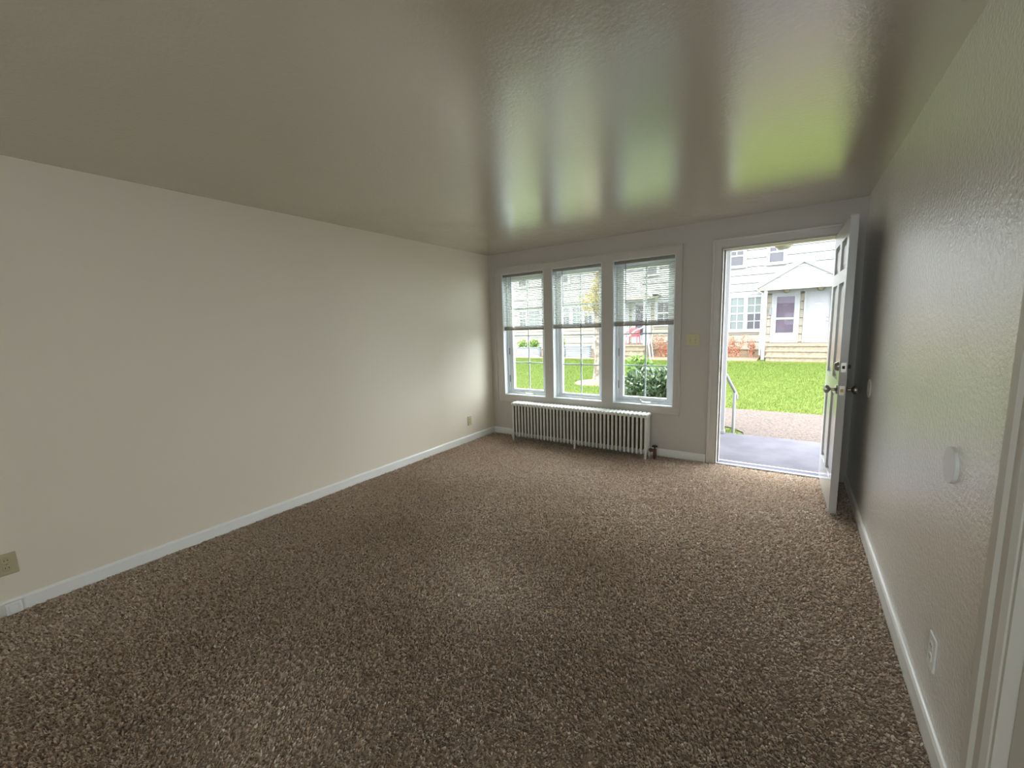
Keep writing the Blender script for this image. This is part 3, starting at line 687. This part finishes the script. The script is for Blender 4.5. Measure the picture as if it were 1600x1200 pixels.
# ---- building opposite
BY = 21.0
def building():
    root = empty('apartment_building', (-3, BY, G)); tag(root, 'long two-storey white sided apartment building across the lawn', 'building')
    X0, X1 = -19.0, 11.0
    def siding(z0, z1, y, step, lap):
        mb = MB(); z = z0
        while z < z1-1e-3:
            t = min(z+step, z1); mb.prism([(y+.30,z+.030),(y-lap,z+.030),(y-lap*.5,t),(y+.30,t)], 0, X0, X1); mb.box(X0, X1, y+.06, y+.28, z, z+.030); z = t
        return mb
    siding(.10, 2.50, BY, .335, .034).build('lower_siding', M_CREAM, root)
    siding(2.64, 5.7, BY-.10, .345, .036).build('upper_siding', M_SIDING, root)
    mb = MB(); mb.box(X0, X1, BY-.13, BY+.3, 2.52, 2.64); mb.build('belt_board', M_OTRIM, root)
    MB().box(X0, X1, BY+.02, BY+.3, G-.1, .10).build('foundation', M_FOUND, root)
    MB().prism([(BY-.55,5.62),(BY-.55,5.76),(BY+4,7.9),(BY+8.5,5.76),(BY+8.5,5.62)], 0, X0-.4, X1+.4).build('roof', M_ROOF, root)
    MB().box(X0, X1, BY+.3, BY+8, G, 5.7).build('rear_wall', M_SIDING, root)
    def win(panes, z0, z1, yw, m_up, m_lo, hung=True, grid=True, fr=.11, zmid=None):
        yw -= .04
        a, b = panes[0][0]-fr*1.4, panes[-1][1]+fr*1.4
        mb = MB(); y0, y1 = yw-.07, yw+.05
        xs = [a] + [v for p in panes for v in p] + [b]
        for i in range(0, len(xs), 2): mb.box(xs[i], xs[i+1], y0, y1, z0-fr, z1+fr)
        for p in panes: mb.box(p[0], p[1], y0, y1, z1, z1+fr); mb.box(p[0], p[1], y0, y1, z0-fr, z0)
        mb.box(a-.05, b+.05, y0-.05, y0, z0-fr-.03, z0-fr+.03)
        f = mb.build('window', M_OTRIM, root)
        for k, p in enumerate(panes):
            zm = zmid or (z0+z1)/2; t = .018
            MB().box(p[0], p[1], yw-.03, yw+.01, zm, z1).build('pane', m_up, f)
            MB().box(p[0], p[1], yw-.03, yw+.01, z0, zm).build('pane', m_lo[k % len(m_lo)], f)
            m2 = MB(); xm = (p[0]+p[1])/2
            if hung: m2.box(p[0], p[1], yw-.05, yw-.032, zm-.03, zm+.03)
            if grid:
                m2.box(xm-t, xm+t, yw-.045, yw-.032, zm+.03, z1)
                m2.box(p[0], xm-t, yw-.045, yw-.032, (zm+z1)/2-t, (zm+z1)/2+t); m2.box(xm+t, p[1], yw-.045, yw-.032, (zm+z1)/2-t, (zm+z1)/2+t)
            if grid == 2:
                m2.box(xm-t, xm+t, yw-.045, yw-.032, z0, zm-.03); m2.box(p[0], xm-t, yw-.045, yw-.032, (zm+z0)/2-t, (zm+z0)/2+t); m2.box(xm+t, p[1], yw-.045, yw-.032, (zm+z0)/2-t, (zm+z0)/2+t)
            if m2.v: m2.build('muntins', M_OTRIM, f)
    win([(.985,1.489),(1.647,2.173)], 1.04, 2.40, BY, M_OGLASSG, [M_OGLASSG, M_OGLASS], True, 2)
    win([(-2.20,-1.62),(-1.44,-.90)], 1.40, 2.40, BY, M_OGLASS, [M_OGLASS], True, 2)
    win([(-7.43,-7.00),(-6.76,-6.36),(-6.07,-5.66)], 1.50, 2.37, BY, M_OGLASSG, [M_OGLASS, M_OGLASSG, M_OGLASS], True, 2)
    win([(-10.27,-9.86),(-9.61,-8.89)], 1.50, 2.33, BY, M_OGLASSG, [M_OGLASS, M_OGLASSG], True, 2)
    for xa, xb in ((.884,1.395), (2.374,2.854), (-2.75,-2.25), (-4.6,-4.1), (-7.5,-7.0), (-10.2,-9.7), (5.2,5.7), (7.2,7.7)):
        win([(xa,xb)], 3.79, 4.62, BY-.10, M_OGLASS, [M_OGLASS], True, 1, .09, 4.20)
    win([(-14.6,-14.1),(-13.9,-13.4)], 1.5, 2.35, BY, M_OGLASSG, [M_OGLASS], True, 2)
    # doors (two under each entry porch)
    def pdoor(x0, x1, storm, m_field, z0=.43, z1=2.46):
        mb = MB(); w = .075; y0 = BY-.09
        mb.box(x0-w, x0, y0, BY+.02, z0, z1+w); mb.box(x1, x1+w, y0, BY+.02, z0, z1+w); mb.box(x0, x1, y0, BY+.02, z1, z1+w)
        f = mb.build('door_frame', M_OTRIM, root)
        d = MB().box(x0, x1, BY-.045, BY+.01, z0, z1)
        d = d.build('entry_door', m_field, root)
        m2 = MB(); xm = (x0+x1)/2
        for (a, b) in ((x0+.09, xm-.04), (xm+.04, x1-.09)):
            for (p, q) in ((z0+.22,z0+.82), (z0+.93,z0+1.52), (z0+1.62,z0+1.88)):
                m2.box(a, b, BY-.050, BY-.045, p, q)
        m2.build('panel', m_field, d, bevel=.004)
        if storm:
            mb = MB(); s = .11; y0, y1 = BY-.088, BY-.062
            mb.box(x0, x0+s, y0, y1, z0, z1); mb.box(x1-s, x1, y0, y1, z0, z1); mb.box(x0+s, x1-s, y0, y1, z1-s, z1); mb.box(x0+s, x1-s, y0, y1, z0, z0+.42); mb.box(x0+s, x1-s, y0, y1, z0+.97, z0+1.06)
            st_ = mb.build('storm_door', M_ODOOR, root, bevel=.004)
            MB().box(x0+s, x1-s, BY-.077, BY-.073, z0+.42, z1-s).build('storm_glass', glass_mat('storm_screen_glass', (.76,.72,.76), .015), st_)
            MB().box(x1-.085, x1-.045, BY-.12, BY-.088, z0+.98, z0+1.20).build('storm_handle', M_STEEL, st_)
        else:
            for z in (z0+.88, z0+1.04): MB().lathe([(0,0),(.03,0),(.03,.03),(0,.05)], (x1-.07,BY-.05,z), (0,-1,0), 12).build('knob', M_STEEL, d, smooth=True)
        # knocker
        MB().box(xm-.09, xm+.09, BY-.055, BY-.045, z0+1.56, z0+1.585).build('knocker', M_STEEL, d)
    for off in (0, -7.13):
        pdoor(2.60+off, 3.44+off, off == 0, M_ODOOR)
        pdoor(3.73+off, 4.52+off, off != 0, M_ODOOR if off == 0 else M_SCREEN)
    MB().box(1.72, 1.97, BY-.01, BY+.025, -.02, .06).build('vent', M_SLOT, root)
building()

def entry_porch(cx, label, rails):
    yf = 19.5; root = empty('entry_porch', (cx, yf, G)); tag(root, label, 'porch', 'gabled entry porches of the building opposite')
    hw = 1.48; ez = 2.80; az = 3.68; sl = (az-ez)/hw
    # roof (two slopes), rake boards, gable siding, beam, posts, steps
    mb = MB(); t = .05
    for s_ in (-1, 1):
        mb.prism([(cx,az+t),(cx+s_*(hw+.10),ez-.10*sl+t),(cx+s_*(hw+.10),ez-.10*sl),(cx,az)], 1, yf-.16, BY-.1)
    mb.build('gable_roof', M_ROOF, root)
    mb = MB()
    for s_ in (-1, 1): mb.prism([(cx,az+.045),(cx+s_*(hw+.08),ez-.08*sl+.045),(cx+s_*(hw+.08),ez-.08*sl-.15),(cx,az-.15)], 1, yf-.19, yf-.14)
    mb.build('rake_board', M_OTRIM, root)
    mb = MB(); z = 2.70; step = .335
    while z < az-.1:
        zt = min(z+step, az-.04); w0 = min(hw, (az-z)/sl); w1 = max(.01, (az-zt)/sl) if (az-zt)/sl < hw else hw
        n = len(mb.v)
        mb.add([(cx-w0,yf-.105,z),(cx+w0,yf-.105,z),(cx+w1,yf-.078,zt),(cx-w1,yf-.078,zt),(cx-w0,yf,z),(cx+w0,yf,z),(cx+w1,yf,zt),(cx-w1,yf,zt)],
            [(0,1,2,3),(0,4,5,1),(1,5,6,2),(2,6,7,3),(3,7,4,0),(7,6,5,4)]); z = zt
    mb.build('gable_siding', M_SIDING, root)
    mb = MB(); mb.box(cx-hw+.05, cx+hw-.05, yf-.12, yf+.03, 2.56, 2.70); mb.box(cx-hw+.05, cx-hw+.20, yf+.03, BY-.13, 2.56, 2.70); mb.box(cx+hw-.20, cx+hw-.05, yf+.03, BY-.13, 2.56, 2.70)
    mb.build('beam', M_CREAM, root)
    MB().box(cx-hw+.2, cx+hw-.2, yf+.03, BY-.13, 2.64, 2.68).build('porch_ceiling', M_CREAM, root)
    for s_ in (-1, 1): MB().box(cx+s_*1.19-.06, cx+s_*1.19+.06, yf-.06, yf+.05, .40 if s_ > 0 else G, 2.56).build('post', M_OTRIM, root)
    mb = MB(); mb.box(cx-1.12, cx+1.28, yf-.05, BY-.0, .36, .42); mb.box(cx-1.08, cx+1.24, yf+.02, BY, G-.05, .36); mb.build('landing', M_STEP, root)
    for k in range(2):
        zt_ = .42-.21*(k+1); y1_ = yf+.02-.28*k
        MB().box(cx-1.10, cx+1.26, y1_-.33, y1_, zt_-.05, zt_).box(cx-1.06, cx+1.22, y1_-.28, y1_, G-.05, zt_-.05).build('step', M_STEP, root)
    mb = MB(); xd = cx-1.30
    mb.tube([(cx-hw-.02,yf-.2,ez-.12),(cx-hw+.02,yf-.16,ez-.25),(xd,yf-.09,ez-.34),(xd,yf-.09,0)], .032, 8)
    mb.build('downspout', M_OTRIM, root, smooth=True)
    for dx in (-.52, .62):
        l = MB().box(cx+dx-.26, cx+dx+.26, BY-.075, BY-.045, 2.575, 2.635).build('brown_strip', mat('strip_brown', (.22,.17,.12), .6), root)  # flat brown strip behind each porch lamp
        MB().lathe([(0,0),(.05,0),(.05,.05),(.10,.09),(.115,.15),(.09,.21),(0,.235)], (cx+dx,BY-.05,2.60), (0,-1,0), 18).build('porch_lamp', M_GLOBE, l, smooth=True)
    if rails:
        mb = MB()
        mb.tube([(cx+1.17,yf-.10,1.25),(cx+.90,yf-.55,1.10),(cx+.55,yf-1.15,.62),(cx+.55,yf-1.15,G)], .035, 8)
        mb.tube([(cx+1.35,yf-.10,1.25),(cx+1.52,yf-.6,.75),(cx+1.75,yf-1.0,G)], .035, 8)
        mb.tube([(cx+1.62,yf-.10,1.12),(cx+1.66,yf-.6,.7),(cx+1.85,yf-.9,G)], .022, 8)
        mb.build('stair_rail', M_OTRIM, root, smooth=True)
entry_porch(3.55, 'gabled white entry porch opposite, framed by our open doorway', False)
entry_porch(-3.60, 'gabled entry porch opposite with white stair rails, behind the right window', True)
tag(MB().box(2.44, 2.54, BY-.12, BY-.02, 1.60, 1.92).build('mailbox', mat('mailbox_grey', (.12,.12,.12), .5), origin=(2.49,BY,1.6), bevel=.01), 'small dark grey mailbox on the wall left of the storm door opposite', 'mailbox')

# red chair on the far porch
def chair():
    x, y, z = -3.12, 20.0, .42; root = empty('lawn_chair', (x,y,z)); tag(root, 'red metal lawn chair on the porch opposite, behind the right window', 'chair')
    MB().box(x-.25, x+.25, y-.24, y+.24, z+.38, z+.42).build('seat', M_RED, root, bevel=.015)
    mb = MB(); mb.prism([(x-.25,z+.42),(x+.25,z+.42),(x+.26,z+.70),(x+.16,z+.80),(x-.16,z+.80),(x-.26,z+.70)], 1, y+.22, y+.26); mb.build('backrest', M_RED, root, bevel=.01)
    for s_ in (-1, 1): MB().tube([(x+s_*.28,y+.22,z+.62),(x+s_*.28,y-.2,z+.60),(x+s_*.28,y-.26,z+.45)], .018, 8).build('armrest', M_RED, root, smooth=True)
    for sx_ in (-1, 1):
        for sy_ in (-1, 1): MB().tube([(x+sx_*.25,y+sy_*.22,z+.46),(x+sx_*.27,y+sy_*.25,z)], .017, 8).build('leg', M_RED, root, smooth=True)
chair()

# planters
def planter(cx, y, L_, h_, label, plant):
    w = .55; root = empty('metal_planter', (cx,y,G+.03)); tag(root, label, 'planter', 'galvanised planters in the bed opposite')
    def ring(off, z):
        o = []
        for k in range(12): t = -math.pi/2+math.pi*k/11; o.append((cx+L_/2-w/2+(w/2+off)*math.cos(t), y+(w/2+off)*math.sin(t), z))
        for k in range(12): t = math.pi/2+math.pi*k/11; o.append((cx-L_/2+w/2+(w/2+off)*math.cos(t), y+(w/2+off)*math.sin(t), z))
        return o
    mb = MB(); z0 = G+.03; m = 26; rings = [ring(.010*math.sin(2*math.pi*k/4), z0+h_*k/m) for k in range(m+1)]
    rings += [ring(.02, z0+h_), ring(.02, z0+h_+.025), ring(-.02, z0+h_+.025), ring(-.03, z0+h_-.05)]
    vs = [p for r_ in rings for p in r_]; n = 24
    fs = [(i*n+k, i*n+(k+1)%n, (i+1)*n+(k+1)%n, (i+1)*n+k) for i in range(len(rings)-1) for k in range(n)] + [tuple((len(rings)-1)*n+k for k in range(n))]
    mb.add(vs, fs); mb.build('tub', M_GALV, root, smooth=True)
    sb = MB(); sb.add(ring(-.031, z0+h_-.03), [tuple(range(24))]); sb.build('soil', M_MULCH, root)
    if plant:
        p = empty('planter_plant', (cx, y, z0+h_-.03)); tag(p, plant, 'plant')
        r_ = random.Random(int(cx*10)); cens = [(cx+r_.uniform(-L_/2+.2, L_/2-.2), y+r_.uniform(-.12,.12), z0+h_+r_.uniform(.05,.32)) for _ in range(8)]
        V, t = leaves(cens, [.20]*8, 900, .11, 1.1, int(abs(cx)*7), .1); fast_mesh('foliage', V, 4, M_LGREEN, parent=p, attr=t)
        mb = MB()
        for c in cens: mb.tube([(c[0]*.9+cx*.1, y, z0+h_-.03), c], [.008,.004], 5)
        mb.build('stems', M_STEM, p)
planter(-5.45, 18.75, 1.35, .58, 'galvanised oval planter nearest the tree trunk, nothing tall in it', None)
planter(-6.95, 19.2, 1.30, .52, 'galvanised planter with green plants, left side of the middle window', 'leafy green plant growing in the planter seen in the middle window')
planter(-8.45, 18.9, 1.50, .50, 'galvanised planter seen in the left window, filled by a yellow-green plant', 'leafy yellow-green plant filling the planter seen in the left window')

def twigs(cx, y, w, hgt, n, label, seed, m=None):
    root = empty('shrub', (cx,y,G)); tag(root, label, 'shrub')
    r_ = random.Random(seed); mb = MB(); cens = []
    for k in range(n):
        x0 = cx+r_.uniform(-w*.35, w*.35); x1 = cx+r_.uniform(-w/2, w/2); h_ = hgt*r_.uniform(.5, 1)
        mb.tube([(x0,y+r_.uniform(-.15,.15),G),( (x0+x1)/2+r_.uniform(-.05,.05),y,G+h_*.5),(x1,y+r_.uniform(-.2,.2),G+h_)], [.012,.009,.004], 5)
        for f_ in (.35, .55, .75, .95): cens.append((x0+(x1-x0)*f_, y+r_.uniform(-.1,.1), G+h_*f_))
    mb.build('stems', mat('red_stem', (.26,.10,.06), .8), root)
    V, t = leaves(cens, [.10]*len(cens), n*60, .06, 1.1, seed, .1); fast_mesh('foliage', V, 4, m or M_REDL, parent=root, attr=t)
twigs(1.15, 20.3, .95, 1.05, 15, 'red-leaved twiggy shrub below the left part of the window opposite, seen through the doorway', 3)
twigs(1.95, 20.35, .45, .95, 6, 'smaller red-leaved twiggy shrub beside the white downspout opposite', 4)
twigs(-1.7, 19.9, 1.3, 1.15, 20, 'red-leaved shrub beside the far porch stair rails, seen in the right window', 6)
